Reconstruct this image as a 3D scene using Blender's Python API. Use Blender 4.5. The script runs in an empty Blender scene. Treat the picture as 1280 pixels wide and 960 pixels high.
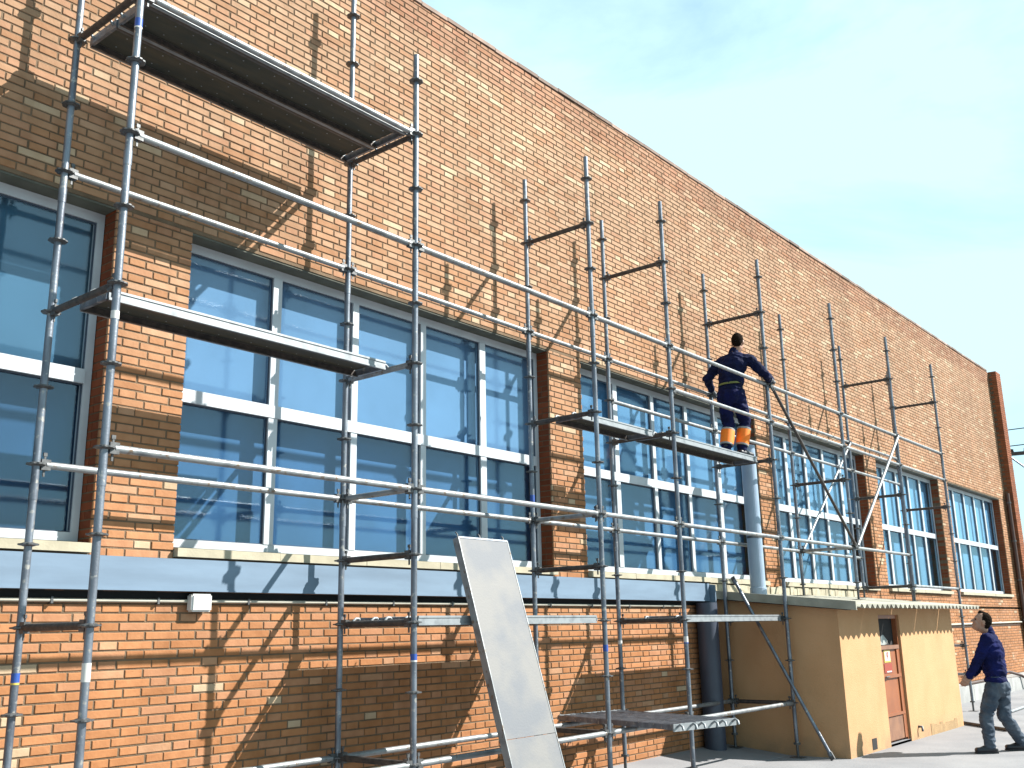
import bpy, bmesh, math, random
import numpy as np
from mathutils import Vector, Matrix, noise

random.seed(7)
rng = np.random.default_rng(7)
S = bpy.context.scene
C = S.collection

# ------------------------------------------------------------------ camera, sky, sun, exposure
F_PX, YAW, PITCH, ROLL = 1235.3, 0.888715, 0.243903, -0.020207
def camera_axes():
    cy, sy, cp, sp = math.cos(YAW), math.sin(YAW), math.cos(PITCH), math.sin(PITCH)
    f = Vector((sy*cp, cy*cp, sp)); r = Vector((cy, -sy, 0)); u = r.cross(f)
    c, s = math.cos(ROLL), math.sin(ROLL)
    return c*r + s*u, -s*r + c*u, f
CR, CU, CF = camera_axes()
cam_data = bpy.data.cameras.new('camera'); cam = bpy.data.objects.new('camera', cam_data); C.objects.link(cam)
cam_data.sensor_width = 36.0; cam_data.lens = 36.0*F_PX/1280.0
cam_data.clip_start = 0.05; cam_data.clip_end = 3000
M = Matrix.Identity(4)
for i, v in enumerate((CR, CU, -CF)):
    for j in range(3): M[j][i] = v[j]
cam.matrix_world = M
S.camera = cam
S.render.resolution_x, S.render.resolution_y = 1024, 768

SUN = Vector((0.92, -1.0, 1.13)).normalized()          # towards the sun
sun_el = math.asin(SUN.z); sun_az = math.atan2(SUN.x, SUN.y)
W = bpy.data.worlds.new('World'); S.world = W; W.use_nodes = True
wn, wl = W.node_tree.nodes, W.node_tree.links
wn.clear()
w_out = wn.new('ShaderNodeOutputWorld'); w_bg = wn.new('ShaderNodeBackground'); w_bg.inputs[1].default_value = 0.043
w_sky = wn.new('ShaderNodeTexSky'); w_sky.sky_type = 'NISHITA'; w_sky.sun_disc = False
w_sky.sun_elevation = sun_el; w_sky.sun_rotation = sun_az; w_sky.air_density = 1.0; w_sky.dust_density = 1.2; w_sky.ozone_density = 1.5
w_tc = wn.new('ShaderNodeTexCoord'); w_map = wn.new('ShaderNodeMapping'); w_map.inputs['Scale'].default_value = (1, 1, 2.6)
w_map.inputs['Location'].default_value = (1.7, 0.6, 0.9)
w_noise = wn.new('ShaderNodeTexNoise'); w_noise.inputs['Scale'].default_value = 2.1; w_noise.inputs['Detail'].default_value = 10
w_noise.inputs['Roughness'].default_value = 0.58; w_noise.inputs['Distortion'].default_value = 0.35
w_ramp = wn.new('ShaderNodeValToRGB')
w_ramp.color_ramp.elements[0].position = 0.33; w_ramp.color_ramp.elements[0].color = (0.45, 0.45, 0.45, 1)
w_ramp.color_ramp.elements[1].position = 0.56; w_ramp.color_ramp.elements[1].color = (0.92, 0.92, 0.92, 1)
w_mix = wn.new('ShaderNodeMix'); w_mix.data_type = 'RGBA'
w_mix.inputs['B'].default_value = (7.1, 10.1, 11.0, 1)
wl.new(w_tc.outputs['Generated'], w_map.inputs[0]); wl.new(w_map.outputs[0], w_noise.inputs[0])
wl.new(w_noise.outputs[0], w_ramp.inputs[0]); wl.new(w_ramp.outputs[0], w_mix.inputs['Factor'])
w_gain = wn.new('ShaderNodeMix'); w_gain.data_type = 'RGBA'; w_gain.blend_type = 'MULTIPLY'; w_gain.inputs['Factor'].default_value = 1
w_gain.inputs['B'].default_value = (1.0, 1.65, 1.7, 1)
wl.new(w_sky.outputs[0], w_gain.inputs['A']); wl.new(w_gain.outputs['Result'], w_mix.inputs['A'])
wl.new(w_mix.outputs['Result'], w_bg.inputs[0]); wl.new(w_bg.outputs[0], w_out.inputs[0])

sun_data = bpy.data.lights.new('sun', 'SUN'); sun = bpy.data.objects.new('sun', sun_data); C.objects.link(sun)
sun_data.energy = 5.0; sun_data.angle = math.radians(0.5); sun_data.color = (1.0, 0.965, 0.90)
sun.rotation_euler = SUN.to_track_quat('Z', 'Y').to_euler()
S.view_settings.view_transform = 'Standard'; S.view_settings.look = 'None'
S.view_settings.exposure = 1.45; S.view_settings.gamma = 1

# ------------------------------------------------------------------ materials
def mat(name, color, rough=0.7, metal=0.0, var=0.0, scale=8.0, color2=None, bump=0.0, bump_scale=60.0, stretch=None, attr=None, spec=0.5, lo=0.35, hi=0.65, detail=5, spots=None, spot_scale=35, streak=0.0, foot=None):
    m = bpy.data.materials.new(name); m.use_nodes = True
    n, l = m.node_tree.nodes, m.node_tree.links
    b = n['Principled BSDF']; b.inputs['Roughness'].default_value = rough; b.inputs['Metallic'].default_value = metal
    b.inputs['Specular IOR Level'].default_value = spec
    tc = n.new('ShaderNodeTexCoord'); mp = n.new('ShaderNodeMapping')
    geo = n.new('ShaderNodeNewGeometry')
    l.new(geo.outputs['Position'], mp.inputs[0])
    if stretch: mp.inputs['Scale'].default_value = stretch
    if color2 is None: color2 = tuple(x*(1-var) for x in color)
    if attr is None: color = tuple(x*.58 for x in color); color2 = tuple(x*.58 for x in color2)
    c = (*color, 1)
    nz = n.new('ShaderNodeTexNoise'); nz.inputs['Scale'].default_value = scale; nz.inputs['Detail'].default_value = detail
    l.new(mp.outputs[0], nz.inputs[0])
    rp = n.new('ShaderNodeValToRGB'); rp.color_ramp.elements[0].position = lo; rp.color_ramp.elements[1].position = hi
    rp.color_ramp.elements[0].color = c; rp.color_ramp.elements[1].color = (*color2, 1)
    l.new(nz.outputs[0], rp.inputs[0])
    last = rp.outputs[0]
    def mixin(last, fac, col, mode='MIX'):
        mx = n.new('ShaderNodeMix'); mx.data_type = 'RGBA'; mx.blend_type = mode; l.new(fac, mx.inputs['Factor']); l.new(last, mx.inputs['A']); mx.inputs['B'].default_value = (*col, 1)
        return mx.outputs['Result']
    def ramped(sc, a, b_, st=None):
        q = n.new('ShaderNodeTexNoise'); q.inputs['Scale'].default_value = sc; q.inputs['Detail'].default_value = 5
        if st:
            m2 = n.new('ShaderNodeMapping'); m2.inputs['Scale'].default_value = st; l.new(geo.outputs['Position'], m2.inputs[0]); l.new(m2.outputs[0], q.inputs[0])
        else: l.new(geo.outputs['Position'], q.inputs[0])
        k = n.new('ShaderNodeMapRange'); k.inputs['From Min'].default_value = a; k.inputs['From Max'].default_value = b_; l.new(q.outputs[0], k.inputs['Value']); return k.outputs[0]
    if spots: last = mixin(last, ramped(spot_scale, .60, .68), spots)
    if streak: last = mixin(last, ramped(1.5, .45, .75, (1.6, 1.6, .22)), (1-streak, 1-streak*1.05, 1-streak*1.1), 'MULTIPLY')
    if foot:
        sp = n.new('ShaderNodeSeparateXYZ'); l.new(geo.outputs['Position'], sp.inputs[0])
        k = n.new('ShaderNodeMapRange'); k.inputs['From Min'].default_value = foot[0]; k.inputs['From Max'].default_value = foot[1]; k.inputs['To Min'].default_value = 1; k.inputs['To Max'].default_value = 0; l.new(sp.outputs['Z'], k.inputs['Value'])
        ml = n.new('ShaderNodeMath'); ml.operation = 'MULTIPLY'; l.new(k.outputs[0], ml.inputs[0]); l.new(ramped(5, .35, .65), ml.inputs[1]); last = mixin(last, ml.outputs[0], foot[2])
    if attr:
        at = n.new('ShaderNodeAttribute'); at.attribute_name = attr
        if attr == 'object_tint': at.attribute_type = 'OBJECT'; at.attribute_name = 'tint'
        mx = n.new('ShaderNodeMix'); mx.data_type = 'RGBA'; mx.blend_type = 'MULTIPLY'; mx.inputs['Factor'].default_value = 1
        l.new(last, mx.inputs['A']); l.new(at.outputs['Color'], mx.inputs['B']); last = mx.outputs['Result']
    l.new(last, b.inputs['Base Color'])
    if bump:
        nb = n.new('ShaderNodeTexNoise'); nb.inputs['Scale'].default_value = bump_scale; nb.inputs['Detail'].default_value = 6
        l.new(geo.outputs['Position'], nb.inputs[0])
        bp = n.new('ShaderNodeBump'); bp.inputs['Strength'].default_value = bump; bp.inputs['Distance'].default_value = 0.01
        l.new(nb.outputs[0], bp.inputs['Height']); l.new(bp.outputs[0], b.inputs['Normal'])
    return m

BRICK_A, BRICK_B = (0.98, 0.98, 0.98), (0.84, 0.80, 0.76)
M_brick = mat('brick_clay', BRICK_A, 0.85, color2=BRICK_B, scale=9, bump=0.25, bump_scale=45, attr='tint', spec=0.2, streak=.22)
M_brick_part = mat('brick_clay_single', BRICK_A, 0.85, color2=BRICK_B, scale=9, bump=0.25, bump_scale=45, attr='object_tint', spec=0.2, streak=.22)
M_mortar = mat('mortar', (0.27, 0.19, 0.125), 0.95, var=0.35, scale=5, bump=0.5, bump_scale=90, spec=0.1)
M_lintel = mat('lintel_concrete', (0.16, 0.165, 0.13), 0.9, var=0.4, scale=4)
M_conc = mat('concrete_ground', (0.38, 0.375, 0.385), 0.9, color2=(0.30, 0.30, 0.315), scale=1.3, bump=0.35, bump_scale=35, detail=9, spec=0.2)
M_kerb = mat('kerb_concrete', (0.50, 0.50, 0.49), 0.9, var=0.25, scale=3, bump=0.3)
M_galv = mat('galvanised_steel', (0.30, 0.335, 0.39), 0.42, 0.6, color2=(0.14, 0.155, 0.19), scale=13, stretch=(1, 1, 0.35), bump=0.15, lo=0.4, hi=0.72, spots=(0.30, 0.29, 0.27), spot_scale=26)
M_galv2 = mat('galvanised_ledger', (0.40, 0.42, 0.43), 0.45, 0.5, color2=(0.20, 0.215, 0.235), scale=9, bump=0.15, lo=0.45, hi=0.75, spots=(0.15, 0.11, 0.08), spot_scale=22)
M_rust = mat('rusty_steel', (0.13, 0.105, 0.09), 0.6, 0.4, color2=(0.055, 0.05, 0.05), scale=22, bump=0.2)
M_cast = mat('cast_steel', (0.17, 0.175, 0.18), 0.5, 0.5, var=0.4, scale=30)
M_alu = mat('aluminium_rail', (0.40, 0.43, 0.45), 0.5, 0.35, color2=(0.21, 0.23, 0.25), scale=12, lo=0.45, hi=0.8)
M_ply = mat('deck_plywood', (0.085, 0.075, 0.05), 0.75, color2=(0.045, 0.05, 0.04), scale=6, stretch=(0.5, 3, 3))
M_plate = mat('deck_plate_grey', (0.215, 0.21, 0.205), 0.65, 0.1, color2=(0.155, 0.165, 0.185), scale=3.2, bump=0.12, detail=9, lo=0.40, hi=0.62)
M_white = mat('white_frame', (0.72, 0.77, 0.82), 0.4, var=0.18, scale=3)
M_gasket = mat('gasket', (0.05, 0.07, 0.11), 0.6)
M_sill = mat('sill_stone', (0.56, 0.50, 0.36), 0.8, var=0.18, scale=7, bump=0.2)
M_beam = mat('pale_blue_paint', (0.20, 0.30, 0.415), 0.65, color2=(0.155, 0.235, 0.33), scale=3, stretch=(0.4, 1, 3), bump=0.06, bump_scale=18)
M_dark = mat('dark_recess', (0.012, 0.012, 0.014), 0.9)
M_cream = mat('cream_conduit', (0.62, 0.58, 0.48), 0.6, var=0.15)
M_box = mat('white_plastic', (0.88, 0.88, 0.86), 0.4, var=0.05)
M_stucco = mat('stucco', (0.76, 0.445, 0.235), 0.9, color2=(0.71, 0.405, 0.205), scale=2.5, bump=0.45, bump_scale=70, spec=0.15, foot=(-1.56, -1.30, (.27, .18, .11)), streak=.08)
M_patch = mat('stucco_patch', (0.50, 0.32, 0.15), 0.95, var=0.2, scale=12, bump=0.5)
M_grime = mat('damp_stain', (0.48, 0.36, 0.22), 0.9, var=0.3, scale=9)
M_fibre = mat('fibre_cement', (0.50, 0.48, 0.39), 0.9, color2=(0.34, 0.33, 0.27), scale=3.5, bump=0.3, detail=8)
M_flash = mat('lime_mortar', (0.60, 0.55, 0.40), 0.95, color2=(0.40, 0.35, 0.25), scale=8, bump=0.6, bump_scale=25)
M_door = mat('door_paint', (0.42, 0.135, 0.045), 0.5, color2=(0.34, 0.11, 0.04), scale=4)
M_door2 = mat('door_paint_worn', (0.26, 0.12, 0.07), 0.6, color2=(0.36, 0.17, 0.09), scale=7)
M_red = mat('sign_red', (0.42, 0.06, 0.03), 0.5)
M_yellow = mat('sign_yellow', (0.85, 0.62, 0.12), 0.5)
M_paper = mat('sign_white', (0.80, 0.78, 0.74), 0.5)
M_black = mat('black_plastic', (0.012, 0.012, 0.014), 0.5)
M_blue = mat('sticker_blue', (0.02, 0.09, 0.42), 0.5)
M_duct = mat('grey_blue_duct', (0.06, 0.08, 0.125), 0.5, var=0.2, scale=3)
M_pipew = mat('white_pvc_pipe', (0.40, 0.51, 0.65), 0.35, color2=(0.35, 0.46, 0.60), scale=5)
M_brownp = mat('brown_pipe', (0.09, 0.035, 0.02), 0.5, var=0.3)
M_wood = mat('creosote_timber', (0.10, 0.07, 0.055), 0.85, var=0.4, scale=9)
M_skin = mat('skin', (0.55, 0.30, 0.20), 0.55, var=0.12, scale=30)
M_hair = mat('hair', (0.022, 0.015, 0.011), 0.95, spec=0.05, var=0.4, scale=90, bump=0.5, bump_scale=200)
M_navy = mat('navy_cloth', (0.009, 0.016, 0.075), 0.9, color2=(0.006, 0.010, 0.04), scale=8, bump=0.5, bump_scale=26, spec=0.15)
M_navy2 = mat('navy_work_trousers', (0.008, 0.012, 0.09), 0.85, color2=(0.006, 0.009, 0.05), scale=8, bump=0.5, bump_scale=22, spec=0.15)
M_jumper = mat('royal_blue_knit', (0.012, 0.018, 0.12), 0.9, color2=(0.009, 0.012, 0.06), scale=7, bump=0.5, bump_scale=24, spec=0.1)
M_jeans = mat('washed_grey_jeans', (0.06, 0.085, 0.125), 0.85, color2=(0.13, 0.16, 0.20), scale=9, bump=0.5, bump_scale=22, spec=0.15)
M_orange = mat('hi_vis_orange', (1.5, 0.33, 0.008), 0.7, var=0.15, scale=20)
M_reflect = mat('reflective_tape', (0.42, 0.44, 0.42), 0.4)
M_belt = mat('olive_belt', (0.22, 0.25, 0.06), 0.7)
M_shoe = mat('dark_leather', (0.014, 0.014, 0.022), 0.5)
M_glove = mat('grey_glove', (0.24, 0.25, 0.26), 0.8)
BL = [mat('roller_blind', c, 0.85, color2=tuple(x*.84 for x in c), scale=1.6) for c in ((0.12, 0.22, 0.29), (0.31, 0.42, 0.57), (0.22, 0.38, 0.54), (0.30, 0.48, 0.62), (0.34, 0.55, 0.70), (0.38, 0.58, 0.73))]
BL2 = [mat('roller_blind_low_reflection', c, 0.85, color2=tuple(x*.70 for x in c), scale=1.6) for c in ((0.03, 0.095, 0.19), (0.075, 0.18, 0.33), (0.075, 0.21, 0.37), (0.20, 0.36, 0.49), (0.27, 0.46, 0.60), (0.33, 0.53, 0.68))]  # lower row toned apart: the panes' horizon reflection is put into the blind colour
M_roof = mat('roof_felt', (0.12, 0.11, 0.10), 0.9, var=0.3)
M_wire = mat('cable', (0.05, 0.06, 0.08), 0.6)

def glass_mat():
    m = bpy.data.materials.new('window_glass'); m.use_nodes = True
    n, l = m.node_tree.nodes, m.node_tree.links; n.clear()
    o = n.new('ShaderNodeOutputMaterial'); t = n.new('ShaderNodeBsdfTransparent'); g = n.new('ShaderNodeBsdfGlossy')
    t.inputs[0].default_value = (0.80, 0.90, 0.96, 1); g.inputs['Roughness'].default_value = 0.07; g.inputs[0].default_value = (0.8, 0.9, 1, 1)
    f = n.new('ShaderNodeLayerWeight'); f.inputs[0].default_value = 0.5; mx = n.new('ShaderNodeMixShader')
    pw = n.new('ShaderNodeMath'); pw.operation = 'POWER'; pw.inputs[1].default_value = 3.5; ma = n.new('ShaderNodeMath'); ma.operation = 'MULTIPLY_ADD'
    ma.inputs[1].default_value = 0.30; ma.inputs[2].default_value = 0.05
    l.new(f.outputs['Facing'], pw.inputs[0]); l.new(pw.outputs[0], ma.inputs[0]); l.new(ma.outputs[0], mx.inputs[0])
    l.new(t.outputs[0], mx.inputs[1]); l.new(g.outputs[0], mx.inputs[2]); l.new(mx.outputs[0], o.inputs[0])
    return m
M_glass = glass_mat()

# ------------------------------------------------------------------ mesh helpers
class MB:
    def __init__(s): s.v = []; s.f = []; s.smooth = []
    def add(s, verts, faces, smooth=False):
        o = len(s.v); s.v += [tuple(v) for v in verts]; s.f += [tuple(i+o for i in f) for f in faces]; s.smooth += [smooth]*len(faces); return s
    def box(s, x0, x1, y0, y1, z0, z1):
        v = [(x, y, z) for z in (z0, z1) for y in (y0, y1) for x in (x0, x1)]
        return s.add(v, [(0,2,3,1),(4,5,7,6),(0,1,5,4),(2,6,7,3),(0,4,6,2),(1,3,7,5)])
    def obox(s, c, ax, ay, az, hx, hy, hz):
        c, ax, ay, az = map(Vector, (c, ax, ay, az)); v = []
        for k in (-1, 1):
            for j in (-1, 1):
                for i in (-1, 1): v.append(c + ax*hx*i + ay*hy*j + az*hz*k)
        return s.add(v, [(0,2,3,1),(4,5,7,6),(0,1,5,4),(2,6,7,3),(0,4,6,2),(1,3,7,5)])
    def tube(s, pts, r, n=10, caps=True):
        pts = [Vector(p) for p in pts]; rr = r if isinstance(r, (list, tuple)) else [r]*len(pts)
        rings = []; d0 = (pts[1]-pts[0]).normalized(); up = Vector((0, 0, 1)) if abs(d0.z) < .9 else Vector((1, 0, 0))
        for i, p in enumerate(pts):
            d = ((pts[min(i+1, len(pts)-1)]-pts[max(i-1, 0)])).normalized()
            a = up.cross(d).normalized(); b = d.cross(a)
            rings.append([p + a*math.cos(t)*rr[i] + b*math.sin(t)*rr[i] for t in [2*math.pi*k/n for k in range(n)]])
        v = [q for ring in rings for q in ring]; f = []
        for i in range(len(pts)-1):
            for k in range(n): f.append((i*n+k, i*n+(k+1) % n, (i+1)*n+(k+1) % n, (i+1)*n+k))
        s.add(v, f, True)
        if caps:
            s.add(rings[0], [tuple(range(n))[::-1]]); s.add(rings[-1], [tuple(range(n))])
        return s
    def lathe(s, prof, n=20, c=(0, 0, 0), scal=None):
        v = []; f = []
        for (r, z) in prof:
            for k in range(n):
                a = 2*math.pi*k/n; q = r*(scal(k) if scal else 1)
                v.append((c[0]+q*math.cos(a), c[1]+q*math.sin(a), c[2]+z))
        for i in range(len(prof)-1):
            for k in range(n): f.append((i*n+k, i*n+(k+1) % n, (i+1)*n+(k+1) % n, (i+1)*n+k))
        s.add(v, f)
        s.add(v[:n], [tuple(range(n))[::-1]]); s.add(v[-n:], [tuple(range(n))]); return s
    def mesh(s, name):
        me = bpy.data.meshes.new(name); me.from_pydata(s.v, [], s.f)
        me.polygons.foreach_set('use_smooth', s.smooth); me.update(); return me

WORLD = {}
def root(name, loc, label, cat, group=None):
    o = bpy.data.objects.new(name, None); C.objects.link(o); o.location = loc; o.empty_display_size = 0.1
    WORLD[o] = Vector(loc); o['label'] = label; o['category'] = cat
    if group: o['group'] = group
    return o
def link(name, me, m, parent=None, loc=(0, 0, 0), rot=None):
    """me in its own frame; loc is where that frame's origin stands in the world"""
    if isinstance(me, MB): me = me.mesh(name)
    if m is not None and not me.materials: me.materials.append(m)
    o = bpy.data.objects.new(name, me); C.objects.link(o); loc = Vector(loc)
    WORLD[o] = loc.copy()
    if parent is not None: o.parent = parent; o.location = loc - WORLD[parent]
    else: o.location = loc
    if rot is not None: o.rotation_euler = rot
    return o
def tag(o, label=None, cat=None, group=None, kind=None):
    for k, v in (('label', label), ('category', cat), ('group', group), ('kind', kind)):
        if v: o[k] = v
    return o

# ------------------------------------------------------------------ world numbers
GZ = -1.56                      # ground
WY = 6.45                       # brick face of the building
YO, YI = 5.373, 6.195           # outer and inner rows of standards
Z0 = 1.07                       # rosette level 0
SX = [2.870, 5.398, 7.919, 9.417, 11.942, 14.448, 16.932, 19.433]
def lev(k): return Z0 + 0.5*k
WIN = [(-1.20, 3.40), (4.03, 8.60), (9.23, 13.78), (14.35, 18.33), (18.94, 22.80), (23.50, 27.96)]
WTOP, WBOT = 3.06, 0.60
BX0, BX1 = -1.85, 28.66
RX, RZ = [-2, 6.36, 10.07, 12.94, 18.09, 28.88, 30], [6.30, 6.43, 6.49, 6.515, 6.55, 6.62, 6.63]
def roof_z(x): return float(np.interp(x, RX, RZ))

# ------------------------------------------------------------------ ground
g = MB(); R_ = 900
g.add([(-R_, -R_, GZ), (R_, -R_, GZ), (R_, R_, GZ), (-R_, R_, GZ)], [(0, 1, 2, 3)])
tag(link('ground', g, M_conc), kind='structure')
ap = MB(); xs = np.linspace(-6, 12.08, 24)
for a, b in zip(xs[:-1], xs[1:]):
    ap.add([(a, 5.55, GZ+.006), (b, 5.55, GZ+.006), (b, 6.47, GZ+.10), (a, 6.47, GZ+.10)], [(0, 1, 2, 3)])
ap.add([(-6, 5.55, GZ+.006), (12.08, 5.55, GZ+.006), (12.08, 5.55, GZ-.05), (-6, 5.55, GZ-.05)], [(0, 3, 2, 1)])
tag(link('pavement', ap, M_conc), kind='structure')
kb = MB()
for i, a in enumerate(np.arange(17.0, 40, 1.0)):
    kb.box(a+.006, a+.994, 6.02, 6.44, GZ-.02, -1.27+0.006*random.random())
tag(link('kerb', kb, M_kerb), kind='structure')

# ------------------------------------------------------------------ building
bld = root('brick_building', (13.5, WY, GZ), 'long orange brick hall with big white framed windows behind the scaffold', 'building')
wall = MB()
edges = [BX0] + [e for w in WIN for e in w] + [BX1]
D0, D1 = WY+0.0066, WY+0.42
wall.box(BX0, BX1, D0, D1, GZ-.2, 0.262)
wall.box(BX0, BX1, WY+.07, D1, 0.262, 0.312)
wall.box(BX0, BX1, D0, D1, 0.312, WBOT-.012)
for i in range(0, len(edges), 2):
    a, b = edges[i], edges[i+1]
    wall.box(a + (.006 if i else 0), b - (.006 if i+2 < len(edges) else 0), D0, D1, WBOT-.012, WTOP+.002)
n_seg = 16
for i in range(n_seg):
    a = BX0+(BX1-BX0)*i/n_seg; b = BX0+(BX1-BX0)*(i+1)/n_seg
    za, zb = roof_z(a)-.02, roof_z(b)-.02; z0 = WTOP+.004
    v = [(a, D0, z0), (b, D0, z0), (b, D0, zb), (a, D0, za), (a, D1, z0), (b, D1, z0), (b, D1, zb), (a, D1, za)]
    wall.add(v, [(0, 1, 2, 3), (5, 4, 7, 6), (3, 2, 6, 7), (0, 4, 5, 1)] + ([(0, 3, 7, 4)] if i == 0 else []) + ([(1, 5, 6, 2)] if i == n_seg-1 else []))
link('wall', wall, M_mortar, bld)
lin = MB()
for a, b in WIN: lin.box(a+.003, b-.003, WY+.015, D1-.05, WTOP-.012, WTOP+.03)
link('lintel', lin, M_lintel, bld)
rear = MB()
rear.box(BX0+.02, BX1-.02, D1+.002, 18, GZ-.2, -.0+.58); rear.box(BX0+.02, BX1-.02, D1+.45, 18, .58, 3.1); rear.box(BX0+.02, BX1-.02, D1+.002, 18, 3.1, 6.0)
link('rear_wall', rear, M_roof, bld)

# bricks: Flemish bond, header centred over stretcher
COURSE, PER, ST, HD, JT = 0.0622, 0.398, 0.2525, 0.1225, 0.0115
ZJ, XH = 0.165, 3.785            # a bed joint and a header centre measured on the wall
def proj(p):
    p = Vector(p); z = p.dot(CF)
    if z < .1: return None
    return 640+F_PX*p.dot(CR)/z, 480-F_PX*p.dot(CU)/z, z
def blocked(z0, z1):             # x-intervals not bricked at this height
    out = []
    if z1 > 0.262 and z0 < 0.312: return None
    if z1 > WBOT-.06 and z0 < WTOP:
        out = list(WIN)
    return out
pieces = []                      # (x0,x1,z0,z1,ztopL,ztopR,depth,proud)
jambs = []
r0 = int(math.floor((GZ+.02-ZJ)/COURSE)); r1 = int((6.7-ZJ)/COURSE)+1
for r in range(r0, r1):
    z0 = ZJ + r*COURSE + JT*.5; z1 = z0 + COURSE - JT
    if z0 < 0.262 < z1: z1 = .262
    if z0 < 0.312 < z1: z0 = .312
    if z0 < WBOT-.07 < z1 or z0 < WTOP < z1:
        pass
    zc = .5*(z0+z1)
    if .262 <= zc <= .312 or z1-z0 < .015: continue
    inwin = WBOT-.07 < zc < WTOP+.01
    blk = [(a, b) for a, b in WIN] if inwin else []
    if inwin:
        z1 = min(z1, WTOP) if zc < WTOP else z1
    off = XH + (0 if r % 2 else PER/2)
    n0 = int((BX0-off)/PER)-2; n1 = int((BX1-off)/PER)+2
    for k in range(n0, n1):
        for (c, L) in ((off+k*PER, HD), (off+k*PER+PER/2, ST)):
            j = (random.random()-.5)*.006
            x0, x1 = c-L/2+j, c+L/2+j+(random.random()-.5)*.004
            x0 = max(x0, BX0); x1 = min(x1, BX1)
            segs = [(x0, x1)]
            for a, b in blk:
                ns = []
                for s0, s1 in segs:
                    if s1 <= a or s0 >= b: ns.append((s0, s1))
                    else:
                        if s0 < a: ns.append((s0, a))
                        if s1 > b: ns.append((b, s1))
                segs = ns
            for s0, s1 in segs:
                if s1-s0 < .018: continue
                zt = min(roof_z(s0), roof_z(s1))-.012
                if z0 > zt-.012: continue
                jamb = inwin and any(abs(s0-b) < .002 or abs(s1-a) < .002 for a, b in WIN)
                if jamb:
                    for a_, b_ in WIN:
                        if abs(s0-b_) < .002: jambs.append((s0+.002, s0+.10, z0, z1))
                        if abs(s1-a_) < .002: jambs.append((s1-.10, s1-.002, z0, z1))
                pieces.append((s0, s1, z0+(random.random()-.5)*.002, min(z1, zt)+(random.random()-.5)*.002, .02, (random.random()-.5)*.005, (random.random()-.5)*.004))
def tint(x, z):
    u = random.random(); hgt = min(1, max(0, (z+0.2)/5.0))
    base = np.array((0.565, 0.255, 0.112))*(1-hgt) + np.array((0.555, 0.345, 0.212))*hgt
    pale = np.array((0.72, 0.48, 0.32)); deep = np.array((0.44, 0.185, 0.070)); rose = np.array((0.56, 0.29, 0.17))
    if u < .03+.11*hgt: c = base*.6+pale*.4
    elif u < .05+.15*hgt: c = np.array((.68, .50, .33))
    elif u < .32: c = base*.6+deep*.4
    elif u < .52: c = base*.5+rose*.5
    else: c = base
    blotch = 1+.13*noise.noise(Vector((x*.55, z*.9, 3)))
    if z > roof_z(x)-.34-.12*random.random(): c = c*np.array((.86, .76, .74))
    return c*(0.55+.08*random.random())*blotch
areas = []
for i, (a, b, z0, z1, d, pr, tl) in enumerate(pieces):
    q = [proj((x, WY, z)) for x, z in ((a, z0), (b, z0), (b, z1), (a, z1))]
    if any(t is None for t in q) or any(not (0 < t[0] < 1280 and 0 < t[1] < 960) for t in q): areas.append(0); continue
    ar = 0
    for k in range(4):
        x1_, y1_, _ = q[k]; x2_, y2_, _ = q[(k+1) % 4]; ar += x1_*y2_-x2_*y1_
    areas.append(abs(ar)/2 if d < .1 or b-a > .1 else 0)
order = np.argsort(-np.array(areas)); single = set(order[:298].tolist())
V = []; Fc = []; Cl = []
def brick_geo(a, b, z0, z1, d, pr, tl, bev=.0035):
    y = WY+pr*.5; e = bev
    return [(a, y+e, z0), (b, y+e, z0), (b, y+e, z1), (a, y+e, z1),
            (a+e, y+tl*.4, z0+e), (b-e, y-tl*.4, z0+e), (b-e, y-tl*.4, z1-e), (a+e, y+tl*.4, z1-e),
            (a, WY+d, z0), (b, WY+d, z0), (b, WY+d, z1), (a, WY+d, z1)]
BF = [(4,5,6,7),(0,1,5,4),(1,2,6,5),(2,3,7,6),(3,0,4,7),(0,8,9,1),(1,9,10,2),(2,10,11,3),(3,11,8,0)]
shared = {}
for i, pc in enumerate(pieces):
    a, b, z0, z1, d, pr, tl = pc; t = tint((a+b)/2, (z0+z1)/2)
    if i in single:
        key = (round(b-a, 2), round(z1-z0, 2), d > .1)
        if key not in shared:
            me = bpy.data.meshes.new('brick'); me.from_pydata(brick_geo(-(b-a)/2, (b-a)/2, -(z1-z0)/2, (z1-z0)/2, d, pr, tl), [], BF)
            me.transform(Matrix.Translation((0, -WY, 0))); me.materials.append(M_brick_part); shared[key] = me
        o = link('brick', shared[key], None, bld, ((a+b)/2, WY+pr*.4, (z0+z1)/2))
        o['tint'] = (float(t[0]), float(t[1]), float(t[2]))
    else:
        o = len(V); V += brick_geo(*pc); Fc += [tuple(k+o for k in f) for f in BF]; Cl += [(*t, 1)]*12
me = bpy.data.meshes.new('brickwork'); me.from_pydata(V, [], Fc); me.materials.append(M_brick)
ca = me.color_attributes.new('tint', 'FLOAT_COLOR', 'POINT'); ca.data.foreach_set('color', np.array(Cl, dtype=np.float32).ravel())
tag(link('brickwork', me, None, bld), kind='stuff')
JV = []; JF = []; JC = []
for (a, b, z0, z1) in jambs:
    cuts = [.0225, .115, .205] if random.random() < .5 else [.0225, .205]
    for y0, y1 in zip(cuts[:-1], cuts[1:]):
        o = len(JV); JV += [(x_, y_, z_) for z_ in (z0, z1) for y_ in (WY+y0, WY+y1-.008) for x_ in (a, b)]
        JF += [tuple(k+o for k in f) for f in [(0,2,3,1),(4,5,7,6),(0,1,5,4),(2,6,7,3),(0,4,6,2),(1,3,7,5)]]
        q = .8+.4*random.random(); JC += [(.19*q, .048*q, .018*q, 1)]*8  # darker, redder tint: the shade of the reveals is put into the brick colour
me = bpy.data.meshes.new('jamb_brickwork'); me.from_pydata(JV, [], JF); me.materials.append(M_brick)
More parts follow.
